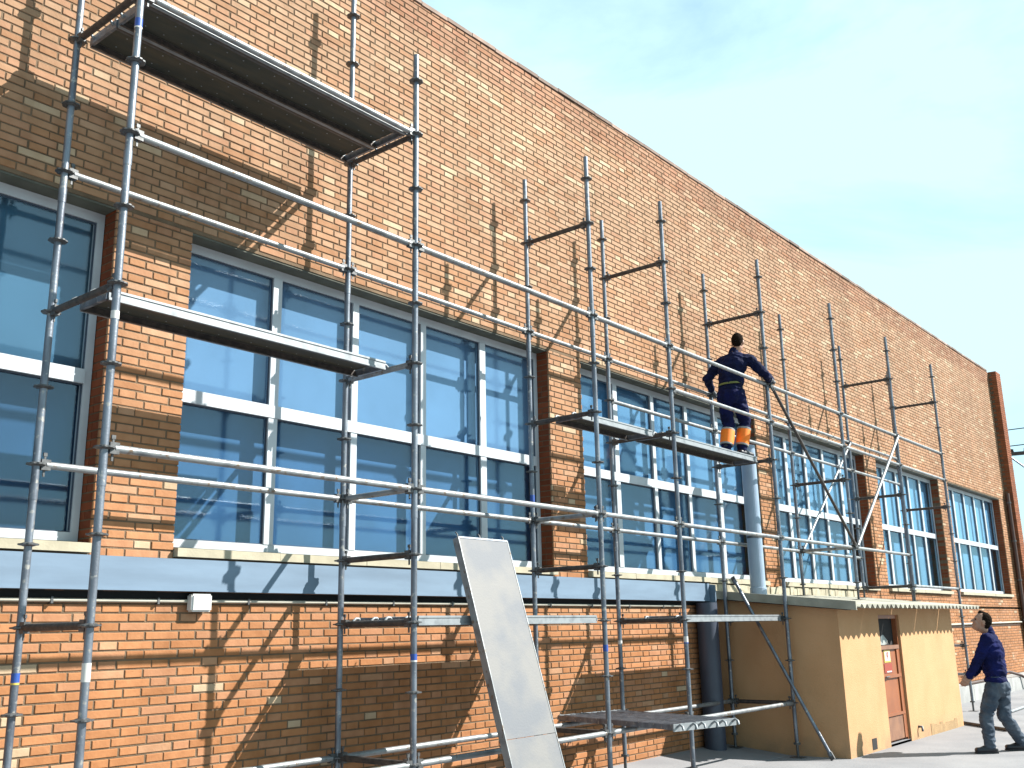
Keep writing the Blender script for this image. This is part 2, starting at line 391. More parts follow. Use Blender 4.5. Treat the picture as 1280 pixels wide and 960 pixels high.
ca = me.color_attributes.new('tint', 'FLOAT_COLOR', 'POINT'); ca.data.foreach_set('color', np.array(JC, dtype=np.float32).ravel())
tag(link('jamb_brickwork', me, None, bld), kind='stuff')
# coping tiles along the parapet
cop = MB().box(-.196, .196, -.012, .44, -.022, .022).mesh('coping_tile'); cop.materials.append(mat('coping_clay', (0.30, 0.22, 0.18), .9, var=.35, scale=6, attr='object_tint'))
x = BX0+.2
while x < BX1-.1:
    sl = (roof_z(x+.1)-roof_z(x-.1))/.2
    q = .45+.5*random.random(); co = link('coping_tile', cop, None, bld, (x, WY-.004*random.random(), roof_z(x)+.006+random.random()*.012), (0, -math.atan(sl)+(random.random()-.5)*.02, 0)); co['tint'] = (q, q*.95, q*.92); x += .4
# end pilaster
pil = MB().box(28.67, 29.12, 6.262, 6.9, GZ-.1, 6.60); link('pilaster', pil, M_mortar, bld)
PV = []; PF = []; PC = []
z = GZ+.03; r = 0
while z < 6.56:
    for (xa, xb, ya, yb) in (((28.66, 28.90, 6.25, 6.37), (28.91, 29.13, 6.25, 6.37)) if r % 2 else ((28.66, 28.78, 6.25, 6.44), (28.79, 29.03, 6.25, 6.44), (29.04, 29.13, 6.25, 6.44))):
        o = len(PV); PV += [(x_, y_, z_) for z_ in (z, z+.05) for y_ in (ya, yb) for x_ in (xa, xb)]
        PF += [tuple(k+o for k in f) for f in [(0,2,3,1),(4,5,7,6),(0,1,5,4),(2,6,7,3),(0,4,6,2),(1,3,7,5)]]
        q = .8+.4*random.random(); PC += [(.22*q, .075*q, .032*q, 1)]*8  # deepened tint: shade of the left face is coloured into all pilaster bricks
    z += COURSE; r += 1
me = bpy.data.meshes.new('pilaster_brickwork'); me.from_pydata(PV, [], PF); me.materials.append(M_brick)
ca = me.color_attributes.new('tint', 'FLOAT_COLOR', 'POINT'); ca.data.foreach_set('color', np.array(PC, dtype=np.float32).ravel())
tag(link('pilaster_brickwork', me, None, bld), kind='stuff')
dp = MB(); dp.tube([(28.52, 6.36, 3.25), (28.52, 6.36, GZ+.1)], .055, 12)
dpo = link('downpipe', dp, M_brownp, bld)
for zz in (3.0, 2.0, 1.0, 0, -1): link('pipe_bracket', MB().tube([(28.52, 6.36, zz-.02), (28.52, 6.36, zz+.02)], .068, 12), M_cast, dpo)

# windows
def window(a, b, wi=0):
    y = WY+.165; fw = .055; zt, zb = WTOP-.014, WBOT+.045
    f = MB(); f.box(a+.004, b-.004, y, y+.06, zt-.075, zt); f.box(a+.004, b-.004, y, y+.06, zb, zb+.06)
    f.box(a+.004, a+.004+fw, y+.0, y+.06, zb+.06, zt-.075); f.box(b-.004-fw, b-.004, y, y+.06, zb+.06, zt-.075)
    w = link('window', f, M_white, bld)
    n = 5; x0, x1 = a+.004+fw, b-.004-fw; pw = (x1-x0)/n; mid = 1.80; mh = .052
    link('middle_rail', MB().box(x0, x1, y-.012, y+.05, mid-mh, mid+mh), M_white, w)
    for i in range(1, n):
        mx = x0+pw*i; h = .036 if i in (2, 3) else .045
        m_ = MB(); m_.box(mx-h, mx+h, y-.006, y+.05, zb+.061, mid-mh-.001); m_.box(mx-h, mx+h, y-.006, y+.05, mid+mh+.001, zt-.076)
        link('mullion', m_, M_white, w)
    for j, (z0, z1) in enumerate(((zb+.06, mid-mh), (mid+mh, zt-.075))):
        for i in range(n):
            pa, pb = x0+pw*i+.03, x0+pw*(i+1)-.03
            p = link('pane', MB().box(pa, pb, y+.026, y+.032, z0, z1), M_glass, w)
            gk = MB(); t = .012
            pa2, pb2 = (x0+pw*i+(.046 if i else 0), x0+pw*(i+1)-(.046 if i < n-1 else 0))
            gk.box(pa2, pb2, y+.012, y+.024, z1-t, z1); gk.box(pa2, pb2, y+.012, y+.024, z0, z0+t*.6)
            gk.box(pa2, pa2+t*.7, y+.012, y+.024, z0+t, z1-t); gk.box(pb2-t*.7, pb2, y+.012, y+.024, z0+t, z1-t)
            link('gasket', gk, M_gasket, w)
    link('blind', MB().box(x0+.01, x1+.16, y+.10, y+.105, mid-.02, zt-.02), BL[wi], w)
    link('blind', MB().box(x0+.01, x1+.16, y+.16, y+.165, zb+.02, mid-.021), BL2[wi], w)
    s = MB(); c0 = a+.0
    # sloping stone sill
    nseg = max(1, round((b-a)/.92)); L = (b-a-.004)/nseg
    so = None
    for i in range(nseg):
        p0, p1 = a+.002+L*i+.002, a+.002+L*(i+1)-.002; dy = random.random()*.008; dz = (random.random()-.5)*.006
        st = MB()
        v = [(p0, WY-.048-dy, .560+dz), (p1, WY-.048-dy, .560+dz), (p1, WY+.20, .560), (p0, WY+.20, .560),
             (p0, WY-.048-dy, .622+dz), (p1, WY-.048-dy, .622+dz), (p1, WY+.20, .646), (p0, WY+.20, .646)]
        st.add(v, [(0,3,2,1),(4,5,6,7),(0,1,5,4),(2,3,7,6),(0,4,7,3),(1,2,6,5)])
        link('sill_stone', st, M_sill, w)
for wi, (a, b) in enumerate(WIN): window(a, b, wi)

# painted steel beam over the joint, cable trunking, recess
bm_ = MB(); bm_.box(BX0, 11.86, 6.372, WY+.006, .314, .540); bm_.box(BX0, 11.86, 6.366, 6.3715, .314, .326)
beam = link('steel_beam', bm_, M_beam, bld)
link('end_bracket', MB().add([(11.87, 6.30, .52), (11.87, 6.30, .30), (11.87, 6.37, .10), (11.87, 6.44, .10), (11.87, 6.44, .54),
                             (11.90, 6.30, .52), (11.90, 6.30, .30), (11.90, 6.37, .10), (11.90, 6.44, .10), (11.90, 6.44, .54)],
     [(0,1,2,3,4),(9,8,7,6,5),(0,5,6,1),(1,6,7,2),(2,7,8,3),(3,8,9,4),(4,9,5,0)]), M_beam, beam)
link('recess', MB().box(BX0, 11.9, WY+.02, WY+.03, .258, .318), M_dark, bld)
cd = MB(); cd.tube([(BX0, 6.432, .245), (11.2, 6.432, .250)], .0125, 8); cond = link('conduit', cd, M_cream, bld)
for x in np.arange(-1.4, 11, .76): link('conduit_clip', MB().box(x-.008, x+.008, 6.416, 6.449, .225, .268), M_cast, cond)
cd = MB(); cd.tube([(17.2, 6.425, -.085), (28.6, 6.425, -.055)], .020, 8); link('conduit', cd, M_cream, bld)
link('brown_strip', MB().box(17.2, 28.6, 6.441, 6.4485, -.13, -.108), M_brownp, bld)  # thin level brown strip just below the conduit
duct = MB(); duct.tube([(11.62, 6.30, .29), (11.62, 6.30, GZ+.02)], .135, 20); du = link('rain_duct', duct, M_duct, bld)
link('duct_collar', MB().tube([(11.62, 6.30, -1.2), (11.62, 6.30, -1.14)], .15, 20), M_duct, du)
fl = MB(); xs = np.linspace(11.9, 17.2, 40)
for i in range(39):
    a, b = xs[i], xs[i+1]; h0 = .535+.02*random.random(); yy = WY-.02-.02*random.random()
    fl.box(a, b+.001*i*0, yy, WY+.006, .38, h0)
link('mortar_flashing', fl, M_flash, bld)

# small junction box
jb = MB(); bmx = bmesh.new(); bmesh.ops.create_cube(bmx, size=1); bmesh.ops.scale(bmx, vec=(.168, .075, .125), verts=bmx.verts)
bmesh.ops.bevel(bmx, geom=bmx.edges[:], offset=.012, segments=3, affect='EDGES')
me = bpy.data.meshes.new('junction_box'); bmx.to_mesh(me); bmx.free()
jbo = link('junction_box', me, M_box, None, (4.24, 6.405, .235)); tag(jbo, 'small white plastic box on the wall just below the blue beam', 'electric box')
link('cover_seam', MB().box(-.082, .082, -.018, -.015, -.0605, .0605), M_cream, jbo, (4.24, 6.405, .235))

# ------------------------------------------------------------------ shed
SXL, SXR, SYF = 12.12, 16.72, 4.79
def sroof(y): return 0.43 - 0.105*(6.45-y)
shed = root('meter_shed', ((SXL+SXR)/2, SYF, GZ), 'low ochre plastered shed with corrugated roof against the brick wall', 'shed')
DX0, DX1, DZ1 = 13.50, 14.30, .10
sw = MB(); t = .2
zf = sroof(SYF)-.07
sw.box(SXL, DX0, SYF, SYF+t, GZ-.1, zf); sw.box(DX1, SXR, SYF, SYF+t, GZ-.1, zf); sw.box(DX0, DX1, SYF, SYF+t, DZ1, zf)
for xa, xb in ((SXL, SXL+t), (SXR-t, SXR)):
    v = [(xa, SYF+t, GZ-.1), (xb, SYF+t, GZ-.1), (xb, 6.44, GZ-.1), (xa, 6.44, GZ-.1), (xa, SYF+t, zf), (xb, SYF+t, zf), (xb, 6.44, sroof(6.44)-.07), (xa, 6.44, sroof(6.44)-.07)]
    sw.add(v, [(0,3,2,1),(4,5,6,7),(0,1,5,4),(2,3,7,6),(0,4,7,3),(1,2,6,5)])
link('shed_wall', sw, M_stucco, shed)
link('floor_slab', MB().box(SXL+t, SXR-t, SYF+.01, 6.44, GZ-.1, GZ+.03), M_conc, shed)
# corrugated roof sheets
pitch = .177; sheets = [(12.02, 13.05), (13.06, 14.1), (14.11, 15.15), (15.16, 16.2), (16.21, 17.24)]
for si, (xa, xb) in enumerate(sheets):
    rb = MB(); n = int((xb-xa)/pitch*8); ys = [4.46+.02*random.random(), 5.1, 5.8, 6.43]; top = []; 
    for yy in ys:
        for lift in (0, -.008):
            for k in range(n+1):
                xx = xa+(xb-xa)*k/n; top.append((xx, yy, sroof(yy)-.018+.026*math.sin(2*math.pi*xx/pitch)+lift+.003*(si % 2)))
    f = []; q = n+1
    for j in range(3):
        for k in range(n):
            a = (2*j)*q+k; b = (2*j+2)*q+k; f.append((a, a+1, b+1, b)); a += q; b += q; f.append((a, b, b+1, a+1))
    for k in range(n): f.append((k, q+k, q+k+1, k+1))
    rb.add(top, f, True); link('roof_sheet', rb, M_fibre, shed)
bg = MB(); v = []
for yy in (4.50, 6.43):
    for (xx, dz) in ((11.985, -.075), (12.015, -.075), (12.015, .03), (11.985, .03)): v.append((xx, yy, sroof(yy)+dz))
bg.add(v, [(0,1,2,3),(7,6,5,4),(0,4,5,1),(1,5,6,2),(2,6,7,3),(3,7,4,0)]); link('barge_board', bg, M_fibre, shed)
sf = MB(); v = []
for yy in (4.62, 6.43):
    for (xx, dz) in ((12.016, -.085), (SXL+.01, -.085), (SXL+.01, -.055), (12.016, -.055)): v.append((xx, yy, sroof(yy)+dz))
sf.add(v, [(0,1,2,3),(7,6,5,4),(0,4,5,1),(1,5,6,2),(2,6,7,3),(3,7,4,0)]); link('roof_batten', sf, M_wood, shed)
# door, dark fanlight, frame
dy = SYF+.05
door = link('door', MB().box(DX0+.045, DX1-.045, dy, dy+.04, GZ+.05, -.33), M_door, shed)
tag(door, 'orange brown panelled door')
link('door_rail', MB().box(DX0+.045, DX1-.045, dy-.03, dy-.001, -.35, -.30), M_door2, door)
link('door_rail', MB().box(DX0+.045, DX1-.045, dy-.025, dy-.001, -.72, -.68), M_door, door)
link('door_rail', MB().box(DX0+.045, DX1-.045, dy-.025, dy-.001, -1.20, -1.165), M_door, door)
link('kick_panel', MB().box(DX0+.05, DX1-.05, dy-.008, dy-.0015, GZ+.06, -1.21), M_door2, door)
link('door_stile', MB().box(DX1-.13, DX1-.046, dy-.018, dy-.001, GZ+.06, -.351), M_door, door)
link('bolt', MB().tube([(DX0+.10, dy-.04, -.70), (DX0+.24, dy-.04, -.70)], .009, 8), M_cast, door)
fr = MB(); fr.box(DX0+.001, DX0+.044, dy-.02, dy+.06, GZ+.03, DZ1-.002); fr.box(DX1-.044, DX1-.001, dy-.02, dy+.06, GZ+.03, DZ1-.002); fr.box(DX0+.044, DX1-.044, dy-.02, dy+.06, DZ1-.05, DZ1-.002)
link('door_frame', fr, M_door, shed)
link('threshold', MB().box(DX0+.001, DX1-.001, SYF+.01, dy+.06, GZ-.05, GZ+.028), M_kerb, shed)
fanl = link('fanlight', MB().box(DX0+.045, DX1-.045, dy+.04, dy+.05, -.30, DZ1-.051), M_dark, shed)
link('crumpled_sheet', MB().add([(13.62, dy+.03, -.29), (13.80, dy+.01, -.295), (13.98, dy+.035, -.285), (13.68, dy+.035, -.20), (13.86, dy+.036, -.16), (14.02, dy+.037, -.24)], [(0,1,3),(1,4,3),(1,2,5),(1,5,4)]), M_reflect, fanl)
# warning notice: yellow panel, white field with a struck figure, red field with white line of print
nx0, nx1 = DX0+.20, DX0+.44
ntc = link('warning_notice', MB().box(nx0, nx1, dy-.006, dy-.0015, -.52, -.36), M_yellow, door)
link('notice_field', MB().box(nx0+.02, nx1-.02, dy-.009, dy-.0065, -.50, -.38), M_paper, door)
pic = MB(); cx, cz = (nx0+nx1)/2, -.44
pic.add([(cx-.02, dy-.012, -.388), (cx+.03, dy-.012, -.388), (cx+.0, dy-.012, -.43), (cx+.025, dy-.012, -.43), (cx-.03, dy-.012, -.492), (cx-.01, dy-.012, -.445), (cx-.035, dy-.012, -.445)], [(0, 6, 5, 4, 3, 2, 1)])
link('lightning_mark', pic, M_red, door)
link('red_notice', MB().box(nx0-.02, nx1+.03, dy-.006, dy-.0015, -.655, -.535), M_red, door)
link('notice_print', MB().box(nx0+.05, nx1-.01, dy-.009, dy-.0065, -.648, -.630), M_paper, door)
# vent hole, stains, tap stub
link('vent_hole', MB().box(12.84, 13.0, SYF-.004, SYF+.02, GZ+.03, GZ+.16), M_dark, shed)
link('tap_stub', MB().tube([(14.62, SYF+.01, -1.40), (14.62, SYF-.05, -1.40), (14.62, SYF-.055, -1.46)], .018, 8), M_cast, shed)
pt = MB(); 
for k in range(9):
    a0 = 15.15+.14*k; pt.box(a0, a0+.139, SYF-.005, SYF+.01, GZ-.02, GZ+.11+.05*random.random())
link('repair_patch', pt, M_patch, shed)

# ventilation pipe standing on the shed roof
vp = MB(); vp.lathe([(.102, 0), (.102, 2.06), (.090, 2.065), (.090, 1.9)], 28)
vpo = link('ventilation_pipe', vp, M_pipew, None, (12.63, 6.05, sroof(6.05)-.02)); tag(vpo, 'fat pale blue white pipe standing upright on the shed roof', 'pipe')
link('pipe_socket', MB().lathe([(.112, .0), (.112, .12), (.1025, .125)], 28), M_pipew, vpo, (12.63, 6.05, sroof(6.05)-.02))
link('pipe_clamp', MB().lathe([(.107, .78), (.107, .81)], 28), M_cast, vpo, (12.63, 6.05, sroof(6.05)-.02))

# ------------------------------------------------------------------ scaffold
sc = root('tube_scaffold', (SX[3], YO, GZ), 'long galvanised ring lock scaffold frame standing along the brick wall', 'scaffold')
TR = .0240
def scal(k): return 1.0 if k % 3 else .90
m_ros = MB().lathe([(.030, -.012), (.045, -.006), (.061, -.0045), (.061, .0045), (.045, .006), (.030, .012)], 24, scal=scal).mesh('rosette'); m_ros.materials.append(M_cast)
# wedge head pointing along +X from a standard at the origin
hd = MB(); hd.box(.026, .085, -.019, .019, -.034, .034); hd.box(.046, .058, -.004, .004, -.075, .072); hd.box(.040, .064, -.006, .006, .055, .078)
m_head = hd.mesh('wedge_head'); m_head.materials.append(M_cast)
tubes = {}
def tube_mesh(L, r=TR, m=M_galv, name='tube', sleeve=()):
    key = (round(L, 3), round(r, 4), m.name, tuple(sleeve))
    if key not in tubes:
        t = MB(); t.tube([(0, 0, 0), (0, 0, L)], r, 14)
        for s in sleeve: t.tube([(0, 0, s-.05), (0, 0, s+.05)], r+.0028, 14)
        tubes[key] = t.mesh(name); tubes[key].materials.append(m)
    return tubes[key]
def base_z(i, y):
    if i in (5, 6): return sroof(y)+.012
    if y > 6: return GZ+.075 if i < 5 else GZ
    return GZ+.0
std = {}
for i, x in enumerate(SX):
    for row, y in ((0, YO), (1, YI)):
        zb = base_z(i, y); top = lev(7.5)
        if i == 0 or (i == 1 and row == 1): top = lev(9.6)
        zs = zb + .17
        sl = [s-zs for s in (lev(-.35), lev(3.65)) if s-zs > .2]
        o = link('standard', tube_mesh(top-zs, sleeve=tuple(round(s, 3) for s in sl)), None, sc, (x, y, zs)); std[i, row] = o
        for k in range(-5, 20):
            if zs+.05 < lev(k) < top: link('rosette', m_ros, None, o, (x, y, lev(k)), (0, 0, random.random()))
        b = MB(); b.box(-.075, .075, -.075, .075, 0, .006); b.tube([(0, 0, .006), (0, 0, .20)], .017, 10); b.lathe([(.042, .15), (.042, .172)], 12)
        link('base_jack', b, M_cast, sc, (x, y, zb))
HX = tubes
def head(parent, pos, ang):
    link('wedge_head', m_head, None, parent, pos, (0, 0, ang))
def ledger(i, j, row, k, m=M_galv2):
    for a in range(i, j):
        y = (YO, YI)[row]; L = SX[a+1]-SX[a]-.12
        o = link('ledger', tube_mesh(L, .0238, m, 'ledger'), None, sc, (SX[a]+.06, y, lev(k))); o.rotation_euler = (0, math.pi/2, 0)
        WORLD[o] = Vector((SX[a]+.06, y, lev(k)))
        # heads are parts of the ledger; their frame is rotated with it
        for (dx, rz) in ((-.06, 0), (L+.06, math.pi)):
            h = bpy.data.objects.new('wedge_head', m_head); C.objects.link(h); h.parent = o
            h.matrix_local = Matrix.Rotation(-math.pi/2, 4, 'Y') @ Matrix.Translation((dx, 0, 0)) @ Matrix.Rotation(rz, 4, 'Z')
            WORLD[h] = Vector((SX[a]+.06+dx, y, lev(k)))
def transom(i, k, m=M_rust, r=.0238):
    L = YI-YO-.12; x = SX[i]
    o = link('transom', tube_mesh(L, r, m, 'transom'), None, sc, (x, YO+.06, lev(k))); o.rotation_euler = (-math.pi/2, 0, 0)
    for (dy, rz) in ((-.06, math.pi/2), (L+.06, -math.pi/2)):
        h = bpy.data.objects.new('wedge_head', m_head); C.objects.link(h); h.parent = o
        h.matrix_local = Matrix.Rotation(math.pi/2, 4, 'X') @ Matrix.Translation((0, dy, 0)) @ Matrix.Rotation(rz, 4, 'Z')
ledger(0, 7, 0, 4); ledger(3, 7, 0, 3); ledger(0, 6, 0, 0); ledger(6, 7, 0, -1); ledger(0, 4, 0, -4)
ledger(0, 7, 1, 4); ledger(3, 7, 1, 3); ledger(0, 6, 1, 0); ledger(0, 4, 1, -4); ledger(0, 1, 0, 6)
for i, ks in enumerate([(6, 2, -2, -4), (6, 2, 0, -1, -2, -4), (6, 2, 0, -1, -4), (6, 2, -2, -4), (6, 2, -2, -4), (2, 0), (6, 2, -1), (6, 2, -3, -4)]):
    for k in ks: transom(i, k, M_alu if (i == 7 and k < 0) else (M_galv2 if k == 0 or (k, i) == (2, 1) else M_rust))
def brace(p0, p1, m, name='diagonal_brace', r=.021):
    p0, p1 = Vector(p0), Vector(p1); d = p1-p0; q = d.to_track_quat('Z', 'Y')
    o = link(name, tube_mesh(d.length, r, m, 'brace'), None, sc, p0); o.rotation_euler = q.to_euler()
    for s in (0, 1):
        h = bpy.data.objects.new('brace_end', M_END); C.objects.link(h); h.parent = o; h.location = (0, 0, d.length*s)
    return o
e_ = MB(); e_.obox((0, 0, 0), (1, 0, 0), (0, 1, 0), (0, 0, 1), .012, .028, .045); M_END = e_.mesh('brace_end'); M_END.materials.append(M_cast)
brace((SX[4]+.05, YO-.045, lev(4)-.03), (SX[5]-.03, YO-.045, lev(0)+.03), M_rust)
brace((SX[6]-.04, YO-.045, lev(4)-.02), (SX[5]+.06, YO-.045, lev(0)+.03), M_alu, r=.023)
brace((SX[6]-.05, YI-.045, lev(4)-.03), (SX[5]+.05, YI-.045, lev(0)+.03), M_alu, r=.019)
brace((11.885, 6.02, .57), (11.885, 4.935, GZ+.05), M_galv)
# maker's stickers wrapped round some tubes
def sticker(i, row, z, m, h=.09, m2=None):
    x, y = SX[i], (YO, YI)[row]
    link('sticker', MB().tube([(0, 0, -h/2), (0, 0, h/2)], TR+.0012, 14, caps=False), m, std[i, row], (x, y, z))
    if m2: link('sticker_band', MB().tube([(0, 0, -h/2-.012), (0, 0, -h/2)], TR+.0014, 14, caps=False), m2, std[i, row], (x, y, z))
sticker(1, 0, lev(-2.5), M_blue, .045, M_paper); sticker(0, 1, lev(-2.58), M_blue, .055, M_yellow); sticker(0, 0, lev(-2.5), M_paper, .10)
sticker(0, 0, lev(5.55), M_blue, .06, M_paper); sticker(3, 0, lev(-2.4), M_paper, .06, M_blue); sticker(3, 1, lev(-2.45), M_paper, .04); sticker(2, 0, lev(-2.5), M_blue, .06)
sticker(0, 0, lev(1.6), M_paper, .05); sticker(2, 1, lev(.45), M_blue, .07)

# ------------------------------------------------------------------ decks
def deck(label, L, wd, origin, rot=(0, 0, 0), plate=M_ply, rail=M_alu, group='scaffold decks', cat='deck', topm=None, flip=False):
    """a deck along local +X, centred in local Y, its walking surface at local z = 0"""
    d = bpy.data.objects.new('scaffold_deck', None); C.objects.link(d); d.location = origin; d.rotation_euler = rot
    tag(d, label, cat, group); h = .068; e = wd/2
    def part(name, mb, m, parent=d):
        me_ = mb.mesh(name); me_.materials.append(m); o = bpy.data.objects.new(name, me_); C.objects.link(o); o.parent = parent; return o
    part('deck_panel', MB().box(.03, L-.03, -e+.012, e-.012, -.016, 0), topm or plate)
    for s in (-1, 1):
        r_ = MB(); y0, y1 = sorted((s*e, s*(e-.010))); r_.box(0, L, y0, y1, -h, .004)
        fl_ = MB(); y0, y1 = sorted((s*(e-.0105), s*(e-.028))); fl_.box(0, L, y0, y1, -h, -h+.006); fl_.box(0, L, *sorted((s*(e-.0105), s*(e-.0115))), -h+.0065, -.017); part('inner_flange', fl_, M_rust)
        y0, y1 = sorted((s*(e+.0005), s*(e+.006))); r_.box(0, L, y0, y1, -h+.001, -h+.015); r_.box(0, L, y0, y1, -.012, .003)
        part('side_rail', r_, rail)
    if plate is M_ply:
        part('long_rib', MB().box(.03, L-.03, -e+.035, -e+.10, -.030, -.0165), M_cast)
        rv = MB()
        for c in np.arange(.15, L-.1, .14):
            for yy in (-.03, e-.07): rv.lathe([(.006, -.0185), (.006, -.0162)], 6, c=(c, yy, 0))
        part('rivet_row', rv, M_alu)
    for s in (0, 1):
        x0 = -.012 if s == 0 else L-.01
        ef = part('end_frame', MB().box(x0, x0+.022, -e+.012, e-.012, -h+.006, -.002), M_galv)
        for yy in (-e+.06, e-.06):
            hk = MB(); sx = -1 if s == 0 else 1; xb = 0 if s == 0 else L
            pts = [(xb+sx*.008, yy, -.03), (xb+sx*.03, yy, -.005), (xb+sx*.06, yy, -.004), (xb+sx*.085, yy, -.02), (xb+sx*.09, yy, -.045)]
            hk.tube(pts, .010, 8); o = part('hook', hk, M_alu, ef)
    return d
G = 'scaffold decks laid between the standards'
zt = lambda k: lev(k)+.045
deck('topmost scaffold deck seen from below, its outer plank', 2.36, .375, (SX[0]+.085, 5.60, zt(6)), group=G)
deck('topmost scaffold deck seen from below, its plank nearer the wall', 2.36, .375, (SX[0]+.085, 5.985, zt(6)), group=G)
deck('narrow deck crossing the second window from the left', 2.36, .35, (SX[0]+.085, 5.80, zt(2)), group=G)
deck('short deck left of the one the worker stands on', 1.34, .33, (SX[2]+.080, 5.76, zt(2)), group=G)
deck('deck that the worker in navy stands on', 2.37, .34, (SX[3]+.065, 5.725, zt(2)), group=G)
deck('long low deck crossed by the leaning panel, outer plank', 2.36, .33, (SX[1]+.085, 5.575, zt(-2)), group=G)
deck('long low deck crossed by the leaning panel, plank nearer the wall', 2.36, .33, (SX[1]+.085, 5.935, zt(-2)), group=G)
deck('low deck ending in front of the shed side wall', 2.36, .50, (SX[3]+.085, 5.665, zt(-2)), group=G)
# three short steel planks laid across the low ledgers, near ends hooked
G2 = 'short steel planks laid across the low ledgers'
def steel_plank(label, origin, rz, L=1.55, wd=.275):
    d = bpy.data.objects.new('steel_plank', None); C.objects.link(d); d.location = origin; d.rotation_euler = (0, 0, rz); tag(d, label, 'plank', G2)
    def part(name, mb, m, parent=d):
        me_ = mb.mesh(name); me_.materials.append(m); o = bpy.data.objects.new(name, me_); C.objects.link(o); o.parent = parent; return o
    p = MB(); p.box(0, L, -wd/2+.003, wd/2-.003, -.008, 0)
    for yy in (-.08, 0, .08): p.box(.02, L-.02, yy-.012, yy+.012, .0003, .005)
    part('plank_plate', p, M_galv)
    for s in (-1, 1):
        y0, y1 = sorted((s*wd/2, s*(wd/2-.004))); part('plank_side', MB().box(0, L, y0, y1, -.045, .003), M_galv)
    for s in (0, 1):
        xb = 0 if s == 0 else L; sx = -1 if s == 0 else 1
        e = part('end_plate', MB().box(min(xb, xb+sx*.012), max(xb, xb+sx*.012), -wd/2, wd/2, -.058, .006), M_alu)
        for yy in (-wd/2+.05, wd/2-.05):
            part('hook', MB().tube([(xb+sx*.01, yy, -.02), (xb+sx*.045, yy, .0), (xb+sx*.075, yy, -.015), (xb+sx*.082, yy, -.045)], .011, 8), M_alu, e)
    return d
ang = math.radians(77)
for j, (lb) in enumerate(('left of the three short steel planks on the low ledgers', 'middle of the three short steel planks on the low ledgers', 'right of the three short steel planks on the low ledgers')):
    dx = Vector((math.sin(ang), -math.cos(ang)))*.285*j
    steel_plank(lb, (8.17+dx.x, 4.74+dx.y, lev(-4)+.084), ang)

# leaning panel
tp = Vector((6.03, 5.50, .75)); bt = Vector((6.03, 4.80, GZ)); dv = (bt-tp); Ln = dv.length
lp = bpy.data.objects.new('leaning_panel', None); C.objects.link(lp)
xa = dv.normalized(); ya = Vector((1, 0, 0)); za = xa.cross(ya)
if za.y > 0: ya = -ya; za = xa.cross(ya)
mm = Matrix.Identity(4)
for i, v in enumerate((xa, ya, za)):
    for j in range(3): mm[j][i] = v[j]
LW = .635
mm.translation = tp + Vector((LW/2, 0, 0)); lp.matrix_world = mm
tag(lp, 'wide pale grey deck panel leaning upright against the scaffold', 'deck panel')
def lpart(name, mb, m, parent=lp):
    me_ = mb.mesh(name); me_.materials.append(m); o = bpy.data.objects.new(name, me_); C.objects.link(o); o.parent = parent; return o
e = LW/2
lpart('panel_sheet', MB().box(.012, 1.62, -e+.010, e-.010, -.010, 0), M_plate)
lpart('panel_sheet', MB().box(1.624, Ln-.01, -e+.010, e-.010, -.0105, -.0005), M_plate)
for s in (-1, 1):
    y0, y1 = sorted((s*e, s*(e-.0095))); lpart('side_rail', MB().box(0, Ln, y0, y1, -.062, .003), M_galv2)
lpart('end_rail', MB().box(-.004, .011, -e+.011, e-.011, -.060, .004), M_galv)
for yy in (-e+.02, -.02, e-.03):
    lpart('hook', MB().tube([(-.003, yy, -.02), (-.03, yy, -.018), (-.05, yy, -.03)], .006, 8), M_cast)

# ------------------------------------------------------------------ loose tubes on the ground
def loose(name, pts, r, m, label, cat='tube', n=10):
    c = Vector(pts[0]); t = MB(); t.tube([Vector(p)-c for p in pts], r, n)
    return tag(link(name, t, m, None, c), label, cat)
loose('scaffold_tube', [(17.15, 5.10, GZ+.027), (16.10, 4.02, GZ+.027)], .025, M_rust, 'dark tube lying on the ground behind the watching man\'s feet')
loose('aluminium_tube', [(19.25, 4.72, GZ+.027), (24.5, 4.90, GZ+.027)], .025, M_alu, 'pale tube lying on the ground right of the watching man')
loose('rubber_hose', [(21.6, 6.10, -1.235), (23.2, 6.12, -1.235), (24.2, 6.10, -1.15), (25.0, 6.06, -1.13), (25.8, 6.00, -1.24), (26.3, 5.75, -1.5), (27.4, 5.6, -1.535)], .032, M_brownp, 'dark brown hose draped over the pale kerb by the wall', 'hose')

# ------------------------------------------------------------------ utility pole and wires beyond the building
up = root('utility_pole', (44.4, 8.35, GZ), 'dark timber utility pole crossarm sticking out right of the building corner', 'utility pole')
link('pole', MB().tube([(44.4, 8.35, GZ), (44.4, 8.35, 8.6)], [.17, .12], 14), M_wood, up)
ca_ = link('crossarm', MB().obox((43.75, 9.1, 6.55), Vector((-.2, .98, 0)).normalized(), Vector((.98, .2, 0)).normalized(), (0, 0, 1), .95, .06, .07), M_wood, up)
link('crossarm_strut', MB().tube([(43.75, 9.45, 6.45), (44.3, 8.45, 5.4)], .035, 8), M_galv, up)
for t_ in (-.25, .25, .6):
    p = Vector((43.75, 9.1, 6.62)) + Vector((-.2, .98, 0)).normalized()*(t_)
    link('insulator', MB().lathe([(.05, 0), (.085, .03), (.05, .06), (.08, .09), (.04, .13)], 12, c=tuple(p)), M_brownp, ca_)
for z_, lb in ((7.95, 'upper of the two overhead wires right of the building'), (7.28, 'lower of the two overhead wires right of the building')):
    pts = [(43.0+1.4*u, 20-20.5*u, z_ - .5*math.sin(math.pi*u) + .1) for u in [k/12 for k in range(13)]]
    loose('overhead_wire', pts, .022, M_wire, lb, 'wire', 6)

